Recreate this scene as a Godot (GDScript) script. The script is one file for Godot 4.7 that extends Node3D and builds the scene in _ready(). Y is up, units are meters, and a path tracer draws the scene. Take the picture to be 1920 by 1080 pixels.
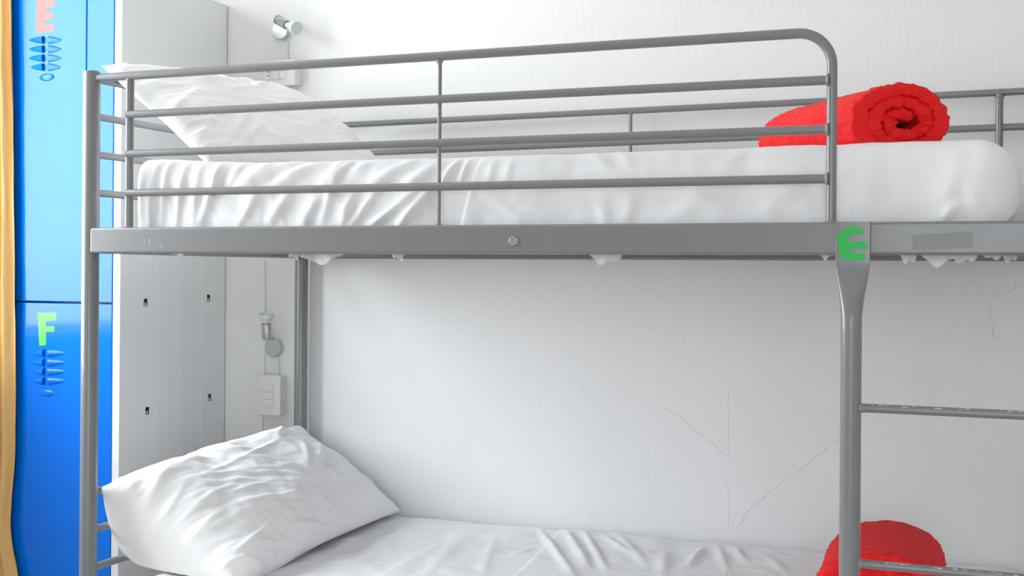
extends Node3D
# A metal bunk bed against a white plaster wall, a blue locker at its head, lit by a window in the wall beside the locker.
# Bed frame: x runs along the bed from its head post, y is measured from the lens height EYE, z runs from the front of the bed to the wall; P() turns that into world metres.
const EYE := 1.17
const FOCAL := 2321.08
const YAW := 0.3801
const ROLL := 0.0076
const CAM_S := 1.961
const CAM_Z := -2.289
const MID_V := 509.5
const WALL_Z := 0.965
const POST_END := 2.10
var M := {}
var taken := {}
var rng := RandomNumberGenerator.new()

func P(s: float, y: float, z: float) -> Vector3: return Vector3(s, y + EYE, -z)

# ---- photograph pixel -> point on a plane of the place
func ray(u: float, v: float) -> Vector3:
	var a := u - 960.0
	var b := v - MID_V
	var x := a * cos(ROLL) + b * sin(ROLL)
	var y := -a * sin(ROLL) + b * cos(ROLL)
	return Vector3(cos(YAW) * x / FOCAL - sin(YAW), -y / FOCAL, sin(YAW) * x / FOCAL + cos(YAW))
func at_z(u: float, v: float, z: float) -> Vector3:
	var d := ray(u, v)
	var t := (z - CAM_Z) / d.z
	return P(CAM_S + d.x * t, d.y * t, z)
func at_s(u: float, v: float, s: float) -> Vector3:
	var d := ray(u, v)
	var t := (s - CAM_S) / d.x
	return P(s, d.y * t, CAM_Z + d.z * t)
func at_y(u: float, v: float, y: float) -> Vector3:
	var d := ray(u, v)
	var t := y / d.y
	return P(CAM_S + d.x * t, y, CAM_Z + d.z * t)
func on_plane(u: float, v: float, o: Vector3, n: Vector3) -> Vector3:
	var d := ray(u, v)
	d.z = -d.z
	var eye := P(CAM_S, 0, CAM_Z)
	return eye + d * ((o - eye).dot(n) / d.dot(n))

# ---- scene helpers
func numbered(called: String) -> String:
	if not taken.has(called):
		taken[called] = 0
		return called
	taken[called] += 1
	return "%s_%03d" % [called, taken[called]]
func thing(called: String, label: String, category: String, at := Vector3.ZERO, group := "") -> Node3D:
	var o := Node3D.new()
	o.name = numbered(called)
	add_child(o)
	o.position = at
	tag(o, label, category, group)
	return o
func tag(o: Node, label: String, category: String, group := "") -> void:
	o.set_meta("label", label)
	o.set_meta("category", category)
	if group != "": o.set_meta("group", group)
func part(called: String, mesh: Mesh, m: Material, parent: Node, label := "") -> MeshInstance3D:
	var o := MeshInstance3D.new()
	o.name = called
	o.mesh = mesh
	o.material_override = m
	o.cast_shadow = GeometryInstance3D.SHADOW_CASTING_SETTING_ON
	parent.add_child(o, true)
	if parent is Node3D and parent != self: o.position = -base_of(parent)
	if label != "": o.set_meta("label", label)
	return o
func base_of(n: Node) -> Vector3:   # parts are modelled in world metres; a thing's node stands at its base
	var v := Vector3.ZERO
	while n != self:
		v += n.position
		n = n.get_parent()
	return v
func struct(called: String, mesh: Mesh, m: Material, parent: Node = self) -> MeshInstance3D:
	var o := part(called, mesh, m, parent)
	if parent == self: o.set_meta("kind", "structure")
	return o

# ---- mesh helpers
func done(st: SurfaceTool) -> ArrayMesh: return st.commit()
func start() -> SurfaceTool:
	var st := SurfaceTool.new()
	st.begin(Mesh.PRIMITIVE_TRIANGLES)
	return st
func grid_mesh(pts: PackedVector3Array, nu: int, nv: int, wrap_u := false, wrap_v := false, flip := false) -> ArrayMesh:
	# pts[i * nv + j]; smooth normals from neighbours
	var nor := PackedVector3Array()
	nor.resize(pts.size())
	var idx := PackedInt32Array()
	var iu := nu if wrap_u else nu - 1
	var iv := nv if wrap_v else nv - 1
	for i in iu:
		for j in iv:
			var a := i * nv + j
			var b := ((i + 1) % nu) * nv + j
			var c := ((i + 1) % nu) * nv + (j + 1) % nv
			var d := i * nv + (j + 1) % nv
			if flip:
				idx.append_array([a, d, c, a, c, b])
			else:
				idx.append_array([a, b, c, a, c, d])
			var n := (pts[c] - pts[a]).cross(pts[d] - pts[b])
			if not flip: n = -n
			# clockwise front faces: the outward normal of a, b, c is -(b-a)x(c-a)
			nor[a] += n; nor[b] += n; nor[c] += n; nor[d] += n
	for k in nor.size(): nor[k] = nor[k].normalized()
	var arr := []
	arr.resize(Mesh.ARRAY_MAX)
	arr[Mesh.ARRAY_VERTEX] = pts
	arr[Mesh.ARRAY_NORMAL] = nor
	arr[Mesh.ARRAY_INDEX] = idx
	var m := ArrayMesh.new()
	m.add_surface_from_arrays(Mesh.PRIMITIVE_TRIANGLES, arr)
	return m
func tri(st: SurfaceTool, a: Vector3, b: Vector3, c: Vector3, n: Vector3) -> void:
	if (b - a).cross(c - a).dot(n) > 0.0:
		var t := b
		b = c
		c = t
	for q in [a, b, c]:
		st.set_normal(n)
		st.add_vertex(q)
func smooth_tri(st: SurfaceTool, a: Vector3, b: Vector3, c: Vector3, na: Vector3, nb: Vector3, nc: Vector3) -> void:
	if (b - a).cross(c - a).dot(na + nb + nc) > 0.0:
		var t := b
		b = c
		c = t
		t = nb
		nb = nc
		nc = t
	st.set_normal(na)
	st.add_vertex(a)
	st.set_normal(nb)
	st.add_vertex(b)
	st.set_normal(nc)
	st.add_vertex(c)
func add_tube(st: SurfaceTool, path: PackedVector3Array, radii, seg := 20, caps := true, squash := 1.0, flat_dir := Vector3.ZERO) -> void:
	var n := path.size()
	var dir := (path[1] - path[0]).normalized()
	var side := dir.cross(Vector3.UP)
	if flat_dir != Vector3.ZERO: side = flat_dir
	elif side.length() < 0.1: side = dir.cross(Vector3.RIGHT)
	side = (side - dir * side.dot(dir)).normalized()
	var rings := []
	var norms := []
	for i in n:
		var d: Vector3
		if i == 0: d = path[1] - path[0]
		elif i == n - 1: d = path[n - 1] - path[n - 2]
		else: d = (path[i + 1] - path[i]).normalized() + (path[i] - path[i - 1]).normalized()
		d = d.normalized()
		side = (side - d * side.dot(d)).normalized()
		var up := side.cross(d)
		var r: float = radii if (radii is float or radii is int) else radii[i]
		var ring := PackedVector3Array()
		var nr := PackedVector3Array()
		for k in seg:
			var a := TAU * k / seg
			ring.append(path[i] + (side * cos(a) + up * sin(a) * squash) * r)
			nr.append((side * cos(a) * squash + up * sin(a)).normalized())
		rings.append(ring)
		norms.append(nr)
	for i in n - 1:
		for k in seg:
			var l := (k + 1) % seg
			smooth_tri(st, rings[i][k], rings[i + 1][k], rings[i + 1][l], norms[i][k], norms[i + 1][k], norms[i + 1][l])
			smooth_tri(st, rings[i][k], rings[i + 1][l], rings[i][l], norms[i][k], norms[i + 1][l], norms[i][l])
	if caps:
		for e in [0, n - 1]:
			var nn := ((path[0] - path[1]) if e == 0 else (path[n - 1] - path[n - 2])).normalized()
			for k in seg: tri(st, path[e], rings[e][k], rings[e][(k + 1) % seg], nn)
func tube(a: Vector3, b: Vector3, r: float, seg := 20) -> ArrayMesh:
	var st := start()
	add_tube(st, PackedVector3Array([a, b]), r, seg)
	return done(st)
func add_rbox(st: SurfaceTool, c: Vector3, size: Vector3, r: float, basis := Basis.IDENTITY) -> void:
	r = minf(r, minf(size.x, minf(size.y, size.z)) * 0.499)
	var h := size * 0.5 - Vector3.ONE * r
	var steps := [[-1.0, -1], [-0.414, -1], [0.0, -1], [0.0, 1], [0.414, 1], [1.0, 1]]
	for f in 6:
		var ax := f >> 1
		var sg := -1.0 if f & 1 else 1.0
		var pp := []
		var nn := []
		for i in 6:
			for j in 6:
				var q := Vector3.ZERO
				var o := Vector3.ZERO
				q[ax] = sg
				q[(ax + 1) % 3] = steps[i][0]
				q[(ax + 2) % 3] = steps[j][0]
				o[ax] = sg * h[ax]
				o[(ax + 1) % 3] = steps[i][1] * h[(ax + 1) % 3]
				o[(ax + 2) % 3] = steps[j][1] * h[(ax + 2) % 3]
				q = q.normalized()
				pp.append(c + basis * (o + q * r))
				nn.append(basis * q)
		for i in 5:
			for j in 5:
				var a := i * 6 + j
				smooth_tri(st, pp[a], pp[a + 6], pp[a + 7], nn[a], nn[a + 6], nn[a + 7])
				smooth_tri(st, pp[a], pp[a + 7], pp[a + 1], nn[a], nn[a + 7], nn[a + 1])
func rbox(c: Vector3, size: Vector3, r := 0.003, basis := Basis.IDENTITY) -> ArrayMesh:
	var st := start()
	add_rbox(st, c, size, r, basis)
	return done(st)
func span(a: Vector3, b: Vector3, r := 0.003) -> ArrayMesh: return rbox((a + b) * 0.5, (b - a).abs(), r)
func add_lathe(st: SurfaceTool, at: Vector3, axis: Vector3, prof: Array, seg := 32) -> void:
	# prof: [distance along axis, radius]; sharp corners where a point is given twice
	axis = axis.normalized()
	var sx := axis.cross(Vector3.UP)
	if sx.length() < 0.1: sx = axis.cross(Vector3.RIGHT)
	sx = sx.normalized()
	var sy := axis.cross(sx)
	for i in prof.size() - 1:
		var a: Array = prof[i]
		var b: Array = prof[i + 1]
		var dl := Vector2(b[0] - a[0], b[1] - a[1])
		if dl.length() < 1e-6: continue
		var na := edge_normal(prof, i, i - 1)
		var nb := edge_normal(prof, i, i + 1)
		for k in seg:
			var c0 := TAU * k / seg
			var c1 := TAU * (k + 1) / seg
			var d0 := sx * cos(c0) + sy * sin(c0)
			var d1 := sx * cos(c1) + sy * sin(c1)
			var p00: Vector3 = at + axis * a[0] + d0 * a[1]
			var p01: Vector3 = at + axis * a[0] + d1 * a[1]
			var p10: Vector3 = at + axis * b[0] + d0 * b[1]
			var p11: Vector3 = at + axis * b[0] + d1 * b[1]
			var n00 := axis * na.x + d0 * na.y
			var n01 := axis * na.x + d1 * na.y
			var n10 := axis * nb.x + d0 * nb.y
			var n11 := axis * nb.x + d1 * nb.y
			if b[1] > 1e-6: smooth_tri(st, p00, p10, p11, n00, n10, n11)
			if a[1] > 1e-6: smooth_tri(st, p00, p11, p01, n00, n11, n01)
func edge_normal(prof: Array, i: int, other: int) -> Vector2:
	var d := Vector2(prof[i + 1][0] - prof[i][0], prof[i + 1][1] - prof[i][1]).normalized()
	var n := Vector2(-d.y, d.x)
	if other >= 0 and other < prof.size() - 1:
		var e := Vector2(prof[other + 1][0] - prof[other][0], prof[other + 1][1] - prof[other][1])
		if e.length() > 1e-6:
			e = e.normalized()
			var m := Vector2(-e.y, e.x)
			if m.dot(n) > 0.5: n = (n + m).normalized()
	return n
func lathe(at: Vector3, axis: Vector3, prof: Array, seg := 32) -> ArrayMesh:
	var st := start()
	add_lathe(st, at, axis, prof, seg)
	return done(st)
func plate(outline: PackedVector2Array, o: Vector3, ex: Vector3, ey: Vector3, thick: float) -> ArrayMesh:
	# a flat cut-out: outline in metres in the plane ex, ey through o, thick towards ex x ey
	var st := start()
	var n := ex.cross(ey).normalized()
	var ids := Geometry2D.triangulate_polygon(outline)
	var q := func(k: int, h: float) -> Vector3: return o + ex * outline[k].x + ey * outline[k].y + n * h
	for k in range(0, ids.size(), 3):
		tri(st, q.call(ids[k], thick), q.call(ids[k + 1], thick), q.call(ids[k + 2], thick), n)
		tri(st, q.call(ids[k], 0), q.call(ids[k + 1], 0), q.call(ids[k + 2], 0), -n)
	var cw := Geometry2D.is_polygon_clockwise(outline)
	for k in outline.size():
		var l := (k + 1) % outline.size()
		var e := outline[l] - outline[k]
		var m := (ex * e.y - ey * e.x).normalized() * (1.0 if not cw else -1.0)
		tri(st, q.call(k, 0), q.call(l, 0), q.call(l, thick), m)
		tri(st, q.call(k, 0), q.call(l, thick), q.call(k, thick), m)
	return done(st)

# ---- materials
func mat(albedo: Color, rough := 0.6, metal := 0.0) -> StandardMaterial3D:
	var m := StandardMaterial3D.new()
	m.albedo_color = albedo
	m.roughness = rough
	m.metallic = metal
	return m
func noise_tex(seed_: int, freq: float, oct := 3, size := 512) -> NoiseTexture2D:
	var f := FastNoiseLite.new()
	f.seed = seed_
	f.frequency = freq
	f.fractal_octaves = oct
	var t := NoiseTexture2D.new()
	t.width = size
	t.height = size
	t.seamless = true
	t.noise = f
	return t
func relief(m: StandardMaterial3D, t: Texture2D, depth_cm: float, scale: Vector3) -> void:
	m.heightmap_enabled = true
	m.heightmap_texture = t
	m.heightmap_scale = depth_cm
	m.uv1_triplanar = true
	m.uv1_world_triplanar = true
	m.uv1_scale = scale
func materials() -> void:
	M.wall = mat(Color(0.93, 0.93, 0.925), 0.75)
	relief(M.wall, noise_tex(3, 0.03, 4), 0.07, Vector3(3.4, 1.1, 3.4))
	M.plain = mat(Color(0.93, 0.93, 0.925), 0.8)
	M.ceiling = mat(Color(0.95, 0.95, 0.945), 0.9)
	M.floor = mat(Color(0.82, 0.77, 0.70), 0.45)
	M.metal = mat(Color(0.48, 0.483, 0.487), 0.34, 0.0)
	M.metal.metallic_specular = 0.5
	M.metal.clearcoat_enabled = true
	M.metal.clearcoat = 0.45
	M.metal.clearcoat_roughness = 0.12
	M.weld = mat(Color(0.54, 0.545, 0.55), 0.45, 0.0)
	M.bolt = mat(Color(0.75, 0.75, 0.74), 0.3, 0.8)
	M.slat = mat(Color(0.3, 0.3, 0.31), 0.6)
	M.tape = mat(Color(0.505, 0.52, 0.51), 0.4, 0.0)
	M.residue = mat(Color(0.60, 0.61, 0.61), 0.7)
	M.chip = mat(Color(0.86, 0.86, 0.85), 0.35, 0.6)
	M.sheet = mat(Color(0.95, 0.95, 0.955), 0.8)
	relief(M.sheet, noise_tex(8, 0.012, 3), 0.10, Vector3(3, 3, 3))
	M.pillow = mat(Color(0.97, 0.97, 0.97), 0.8)
	relief(M.pillow, noise_tex(9, 0.012, 3), 0.10, Vector3(3, 3, 3))
	M.tail = mat(Color(0.92, 0.90, 0.90), 0.8)
	M.tail.backlight = Color(0.3, 0.28, 0.28)
	M.red = mat(Color(0.97, 0.08, 0.10), 0.6)
	M.red.metallic_specular = 0.4
	M.red.rim_enabled = true
	M.red.rim = 0.1
	M.red.backlight = Color(0.25, 0.01, 0.015)
	relief(M.red, noise_tex(12, 0.05, 3), 0.25, Vector3(9, 9, 9))
	M.blue = mat(Color(0.0, 0.45, 0.90), 0.12)
	M.blue.metallic_specular = 0.40
	M.dark = mat(Color(0.03, 0.06, 0.10), 0.6)
	M.locker_white = mat(Color(0.90, 0.905, 0.905), 0.4)
	M.letter_red = mat(Color(0.86, 0.30, 0.26), 0.3)
	M.letter_green = mat(Color(0.36, 0.83, 0.30), 0.3)
	M.ladder_green = mat(Color(0.05, 0.70, 0.28), 0.4)
	M.chrome = mat(Color(0.80, 0.81, 0.81), 0.22, 0.9)
	M.chrome_dark = mat(Color(0.10, 0.10, 0.10), 0.5)
	M.bulb = mat(Color(0.90, 0.92, 0.91), 0.25)
	M.bulb_face = mat(Color(0.80, 0.86, 0.86), 0.3)
	M.plastic = mat(Color(0.90, 0.90, 0.885), 0.4)
	M.cable = mat(Color(0.86, 0.86, 0.85), 0.5)
	M.curtain = mat(Color(0.88, 0.71, 0.44), 0.85)
	M.curtain.backlight = Color(0.25, 0.2, 0.12)
	M.frame = mat(Color(0.93, 0.93, 0.93), 0.4)
	M.glass = mat(Color(1, 1, 1, 0.06), 0.02)
	M.glass.transparency = BaseMaterial3D.TRANSPARENCY_ALPHA
	M.crack = mat(Color(0.82, 0.82, 0.81), 0.8)

# ---- cloth relief: folds are ridges along segments, given as photograph pixels and laid on the cloth's plane
func fold_list(raw: Array, o: Vector3, n: Vector3) -> Array:
	var out := []
	for f in raw:
		out.append([on_plane(f[0], f[1], o, n), on_plane(f[2], f[3], o, n), f[4], f[5]])
	return out
func fold_height(folds: Array, p: Vector3) -> float:
	var h := 0.0
	for f in folds:
		var a: Vector3 = f[0]
		var ab: Vector3 = f[1] - a
		var l2 := ab.length_squared()
		var t := (p - a).dot(ab) / l2
		if t < -0.15 or t > 1.15: continue
		var w: float = f[2]
		var tc := clampf(t, 0.0, 1.0)
		var d2 := (p - a - ab * tc).length_squared()
		if d2 > 9.0 * w * w: continue
		var taper := sin(PI * clampf(0.08 + tc * 0.84, 0, 1))
		h += f[3] * exp(-d2 / (w * w)) * taper
	return h
var n1 := FastNoiseLite.new()
var n2 := FastNoiseLite.new()
func setup_noise() -> void:
	n1.seed = 5
	n1.frequency = 1.0
	n1.fractal_octaves = 3
	n2.seed = 21
	n2.frequency = 1.0
	n2.fractal_type = FastNoiseLite.FRACTAL_RIDGED
	n2.fractal_octaves = 2

func _ready() -> void:
	rng.seed = 11
	# ---------- camera
	var cam := Camera3D.new()
	cam.name = "camera"
	add_child(cam)
	cam.position = P(CAM_S, 0, CAM_Z)
	cam.rotation = Vector3(0, YAW, ROLL)
	var near := 0.05
	cam.set_frustum(1080.0 / FOCAL * near, Vector2(0, -(540.0 - MID_V) / FOCAL * near), near, 50.0)
	cam.current = true
	# ---------- sky and exposure
	var we := WorldEnvironment.new()
	we.name = "world"
	var env := Environment.new()
	env.background_mode = Environment.BG_SKY
	var sky := Sky.new()
	var sm := ProceduralSkyMaterial.new()
	sm.sky_top_color = Color(0.72, 0.80, 0.92)
	sm.sky_horizon_color = Color(0.90, 0.93, 0.97)
	sm.ground_bottom_color = Color(0.5, 0.5, 0.48)
	sm.ground_horizon_color = Color(0.8, 0.82, 0.84)
	sm.sky_energy_multiplier = 1.7
	sm.ground_energy_multiplier = 1.1
	sky.sky_material = sm
	env.sky = sky
	env.tonemap_mode = Environment.TONE_MAPPER_LINEAR
	env.tonemap_exposure = 1.13
	env.sdfgi_enabled = true
	env.ssao_enabled = true
	env.ssil_enabled = true
	we.environment = env
	add_child(we)
	# ---------- daylight in the window of the wall beside the locker
	var day := AreaLight3D.new()
	day.name = "window_daylight"
	day.area_size = Vector2(1.34, 1.5)
	day.light_energy = 6.8
	day.light_color = Color(0.967, 0.982, 0.985)
	day.area_range = 12.0
	day.shadow_enabled = true
	add_child(day)
	day.position = Vector3(-0.97, 1.72, 0.375)
	day.look_at(Vector3(5.0, 1.72, 0.375))
	# ---------- added fill light behind the camera, brightens the lower bunk
	var soft := AreaLight3D.new()
	soft.name = "added_fill_light"
	soft.area_size = Vector2(1.9, 2.1)
	soft.light_energy = 2.2
	soft.light_color = Color(0.99, 0.995, 0.985)
	soft.area_range = 12.0
	soft.shadow_enabled = true
	add_child(soft)
	soft.position = Vector3(2.2, 1.15, 3.78)
	soft.rotation = Vector3.ZERO
	materials()
	setup_noise()
	room()
	print("room")
	bed()
	print("bed")
	mattresses()
	print("mattresses")
	pillows()
	print("pillows")
	blankets()
	print("blankets")
	locker()
	curtain()
	wall_fittings()
	print("done")

# ---------- the room
func room() -> void:
	var t := 0.15
	var x0 := -0.80
	var x1 := 3.6
	var zb := 3.6       # world z of the wall behind the camera
	var top := 2.75
	var bk := -WALL_Z
	var wb := struct("wall_back", span(Vector3(x0 - t, 0, bk - t), Vector3(x1 + t, top, bk), 0.001), M.wall)
	struct("wall_right", span(Vector3(x1, 0, bk), Vector3(x1 + t, top, zb + t), 0.001), M.plain)
	struct("floor", span(Vector3(x0 - t, -t, bk - t), Vector3(x1 + t, 0, zb + t), 0.001), M.floor)
	struct("ceiling", span(Vector3(x0 - t, top, bk - t), Vector3(x1 + t, top + t, zb + t), 0.001), M.ceiling)
	# left wall with the window beside the locker, front wall (behind the camera) with an invented glazed opening for the fill light
	var wz0 := -0.30
	var wz1 := 1.05
	var wy0 := 0.95
	var wy1 := 2.48
	var st := start()
	for b in [[bk, wz0, 0.0, top], [wz1, zb, 0.0, top], [wz0, wz1, 0.0, wy0], [wz0, wz1, wy1, top]]:
		add_rbox(st, Vector3(x0 - t / 2, (b[2] + b[3]) / 2, (b[0] + b[1]) / 2), Vector3(t, b[3] - b[2], b[1] - b[0]), 0.0005)
	struct("wall_left", done(st), M.plain)
	window("window_1", "white framed window in the wall beside the blue locker", Transform3D(Basis(Vector3.UP, PI / 2), Vector3(x0, wy0, (wz0 + wz1) / 2)), wz1 - wz0, wy1 - wy0)
	var fx0 := 1.25
	var fx1 := 3.15
	var fy0 := 0.10
	var fy1 := 2.20
	st = start()
	for b in [[x0 - t, fx0, 0.0, top], [fx1, x1, 0.0, top], [fx0, fx1, 0.0, fy0], [fx0, fx1, fy1, top]]:
		add_rbox(st, Vector3((b[0] + b[1]) / 2, (b[2] + b[3]) / 2, zb + t / 2), Vector3(b[1] - b[0], b[3] - b[2], t), 0.0005)
	struct("wall_front", done(st), M.plain)
	window("window_2", "added white framed glazed opening for fill light, unseen, in the wall facing the bunk bed", Transform3D(Basis(Vector3.UP, PI), Vector3((fx0 + fx1) / 2, fy0, zb)), fx1 - fx0, fy1 - fy0)
	# raised and broken plaster on the back wall
	for c in [[[1366, 735, 1365, 790, 1366, 830, 1365, 868], 0.0011], [[1246, 765, 1275, 782, 1310, 812, 1365, 855], 0.0009], [[1385, 985, 1405, 955, 1450, 918, 1500, 880, 1575, 822], 0.0010],
			[[1362, 905, 1368, 940, 1366, 985], 0.0007], [[1905, 528, 1903, 540, 1896, 548, 1884, 550], 0.0012], [[1878, 543, 1868, 556, 1857, 566, 1855, 590, 1864, 610, 1860, 622, 1866, 640], 0.0011]]:
		var path := PackedVector3Array()
		var pts: Array = c[0]
		for k in range(0, pts.size() - 2, 2):
			for q in 4:
				var w := q / 4.0
				var a := at_z(lerpf(pts[k], pts[k + 2], w), lerpf(pts[k + 1], pts[k + 3], w), WALL_Z)
				path.append(a + Vector3(rng.randf_range(-1, 1), rng.randf_range(-1, 1), 0) * 0.0016)
		path.append(at_z(pts[-2], pts[-1], WALL_Z))
		var rr := []
		for k in path.size(): rr.append(c[1] * rng.randf_range(0.35, 0.9))
		var s2 := start()
		add_tube(s2, path, rr, 6)
		part("plaster_crack", done(s2), M.crack, wb)

func window(called: String, label: String, at: Transform3D, w: float, h: float) -> void:
	# modelled in its own axes: x across, y up from the sill, z into the room
	var win := Node3D.new()
	win.name = called
	win.set_meta("kind", "structure")
	win.set_meta("label", label)
	add_child(win)
	win.transform = at
	for b in [[-w / 2, -w / 2 + 0.04, 0.0, h], [w / 2 - 0.04, w / 2, 0.0, h], [-w / 2 + 0.04, w / 2 - 0.04, 0.0, 0.04], [-w / 2 + 0.04, w / 2 - 0.04, h - 0.04, h]]:
		win_part("window_frame", span(Vector3(b[0], b[2], -0.125), Vector3(b[1], b[3], -0.075)), M.frame, win)
	win_part("pane", span(Vector3(-w / 2 + 0.035, 0.035, -0.102), Vector3(w / 2 - 0.035, h - 0.035, -0.098), 0.0002), M.glass, win)
	win_part("window_sill", span(Vector3(-w / 2, -0.004, -0.075), Vector3(w / 2, 0.018, 0.02)), M.frame, win)
func win_part(called: String, mesh: Mesh, m: Material, win: Node) -> void:
	var o := MeshInstance3D.new()
	o.name = called
	o.mesh = mesh
	o.material_override = m
	win.add_child(o, true)

# ---------- the bunk bed
func bed() -> void:
	var b := thing("bunk_bed", "silver grey tubular metal bunk bed standing along the white wall", "bunk bed", P(1.0, -EYE, 0.45))
	var m: Material = M.metal
	var foot := -EYE
	# four posts
	for s in [0.0, POST_END]:
		for z in [0.0, 0.92]:
			var top := 0.455
			var pst := lathe(P(s, foot, z), Vector3.UP, [[0, 0], [0, 0.0195], [0, 0.0195], [top + EYE - 0.004, 0.0195], [top + EYE - 0.001, 0.0185], [top + EYE, 0.016], [top + EYE + 0.0005, 0]], 32)
			part("post", pst, m, b)
	# side beams
	for z in [-0.006, 0.926]:
		for y in [0.0345, -0.90]:
			var bm := part("side_beam", span(P(0.012, y, z - 0.0125), P(POST_END - 0.012, y + 0.059, z + 0.0125), 0.006), m, b)
			if z < 0.5 and y > 0:
				part("bolt", lathe(at_z(963, 452, z - 0.0115), Vector3(0, 0, 1), [[0, 0.0105], [0.002, 0.0105], [0.0042, 0.008], [0.0042, 0.008], [0.0042, 0.0045], [0.0042, 0.0045], [0.0025, 0.004], [0.0025, 0]], 24), M.bolt, bm, "pale round bolt head")
				var q0 := at_z(1711, 441, z - 0.0125)
				var q1 := at_z(1824, 470, z - 0.0125)
				part("tape", plate(PackedVector2Array([Vector2(0, 0), Vector2(0.001, -0.026), Vector2(q1.x - q0.x, -0.022), Vector2(q1.x - q0.x - 0.001, 0.006)]), q0, Vector3.RIGHT, Vector3.UP, 0.0003), M.tape, bm, "faded clear tape strip")
				for w in [[253, 436, 254, 466, 1.2], [255, 434, 280, 436, 0.8], [255, 466, 276, 467, 0.8], [272, 448, 272, 460, 2.6], [281, 447, 282, 460, 4.0], [275, 437, 280, 442, 2.0], [302, 438, 304, 455, 1.2], [303, 455, 304, 467, 3.2], [299, 462, 306, 466, 2.4]]:
					var a := at_z(w[0], w[1], z - 0.0125)
					var e := at_z(w[2], w[3], z - 0.0125)
					var side: Vector3 = (e - a).normalized().cross(Vector3(0, 0, 1)) * (float(w[4]) * 0.00055)
					part("glue_residue", plate(PackedVector2Array([Vector2(a.x - side.x, a.y - side.y), Vector2(e.x - side.x * 0.6, e.y - side.y * 0.6), Vector2(e.x + side.x * 0.6, e.y + side.y * 0.6), Vector2(a.x + side.x, a.y + side.y)]), Vector3(0, 0, a.z), Vector3.RIGHT, Vector3.UP, 0.0003), M.residue, bm)
	# end panels: four rungs above each mattress at head and foot
	for s in [0.0, POST_END]:
		for y in [0.4385, 0.352, 0.264, 0.1755, -0.5176, -0.6045, -0.6925]:
			part("end_rung", tube(P(s, y, 0.012), P(s, y, 0.908), 0.0088), m, b)
		for y in [0.0345, -0.90]:
			part("end_beam", span(P(s - 0.0125, y, 0.015), P(s + 0.0125, y + 0.059, 0.905), 0.006), m, b)
	# front guard rail: a bent top tube, three rails and two uprights
	var g := Node3D.new()
	g.name = "guard_rail"
	b.add_child(g)
	g.position = P(0.85, 0.25, 0) - base_of(b)
	var path := PackedVector3Array([P(0.015, 0.4385, 0)])
	var ex := 1.666
	var br := 0.062
	path.append(P(ex - br, 0.4385, 0))
	for k in range(1, 13):
		var a := PI / 2 * k / 12
		path.append(P(ex - br + br * sin(a), 0.4385 - br + br * cos(a), 0))
	path.append(P(ex, 0.088, 0))
	var st := start()
	add_tube(st, path, 0.0094, 24)
	part("top_tube", done(st), m, g)
	for y in [0.3499, 0.2609, 0.1720]:
		part("rail", tube(P(0.1065, y, -0.006), P(ex - 0.004, y, -0.006), 0.0086), m, g)
		part("weld", lathe(P(0.1045, y, -0.006), Vector3.RIGHT, [[0, 0], [0.0008, 0.006], [0.0035, 0.0088]], 16), M.weld, g)
		for w in [ex - 0.0115]:
			part("weld", lathe(P(w, y, -0.005), Vector3.RIGHT, [[0, 0.0086], [0.003, 0.0105], [0.006, 0.0118]], 18), M.weld, g)
	part("upright", tube(P(0.1058, 0.088, 0.003), P(0.1058, 0.432, 0.003), 0.0096), m, g)
	part("upright", tube(P(0.8842, 0.088, 0.001), P(0.8842, 0.432, 0.001), 0.0042), m, g)
	for w in [[0.1058, 0.0945, 0.0125], [0.8842, 0.0945, 0.0075], [ex, 0.0945, 0.0125]]:
		part("weld", lathe(P(w[0], w[1] - 0.002, 0), Vector3.UP, [[0, w[2]], [0.003, w[2] * 0.85], [0.006, w[2] * 0.55]], 18), M.weld, g)
	part("weld", lathe(P(0.8842, 0.4215, 0.0), Vector3.UP, [[0, 0.0042], [0.004, 0.006], [0.009, 0.0088]], 16), M.weld, g)
	# back guard rail
	var h := Node3D.new()
	h.name = "back_guard_rail"
	b.add_child(h)
	h.position = P(1.0, 0.3, 0.92) - base_of(b)
	for r in [[0.4375, 0.4295, 0.0088], [0.3530, 0.3440, 0.0086]]:
		part("rail", tube(P(0.01, r[1] - 0.001, 0.92), P(POST_END - 0.01, r[0] + 0.005, 0.92), r[2]), m, h)
	part("upright", tube(P(1.0192, 0.085, 0.92), P(1.0192, 0.43, 0.92), 0.0045), m, h)
	part("upright", tube(P(1.942, 0.085, 0.915), P(1.942, 0.437, 0.915), 0.0088), m, h)
	part("weld", lathe(P(1.0192, 0.423, 0.92), Vector3.UP, [[0, 0.0045], [0.004, 0.006], [0.008, 0.0085]], 16), M.weld, h)
	part("weld", lathe(P(1.942, 0.424, 0.916), Vector3.UP, [[0, 0.0088], [0.004, 0.0105], [0.008, 0.0125]], 16), M.weld, h)
	# slats under both mattresses
	for y in [0.062, -0.875]:
		for k in 13:
			var s := 0.12 + k * 0.153
			part("slat", span(P(s - 0.025, y, 0.008), P(s + 0.025, y + 0.012, 0.912), 0.003), M.slat, b)
	# ladder
	var l := Node3D.new()
	l.name = "ladder"
	b.add_child(l)
	l.position = P(1.86, foot, -0.04) - base_of(b)
	for s in [1.7075, 2.036]:
		stile(s, l)
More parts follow.
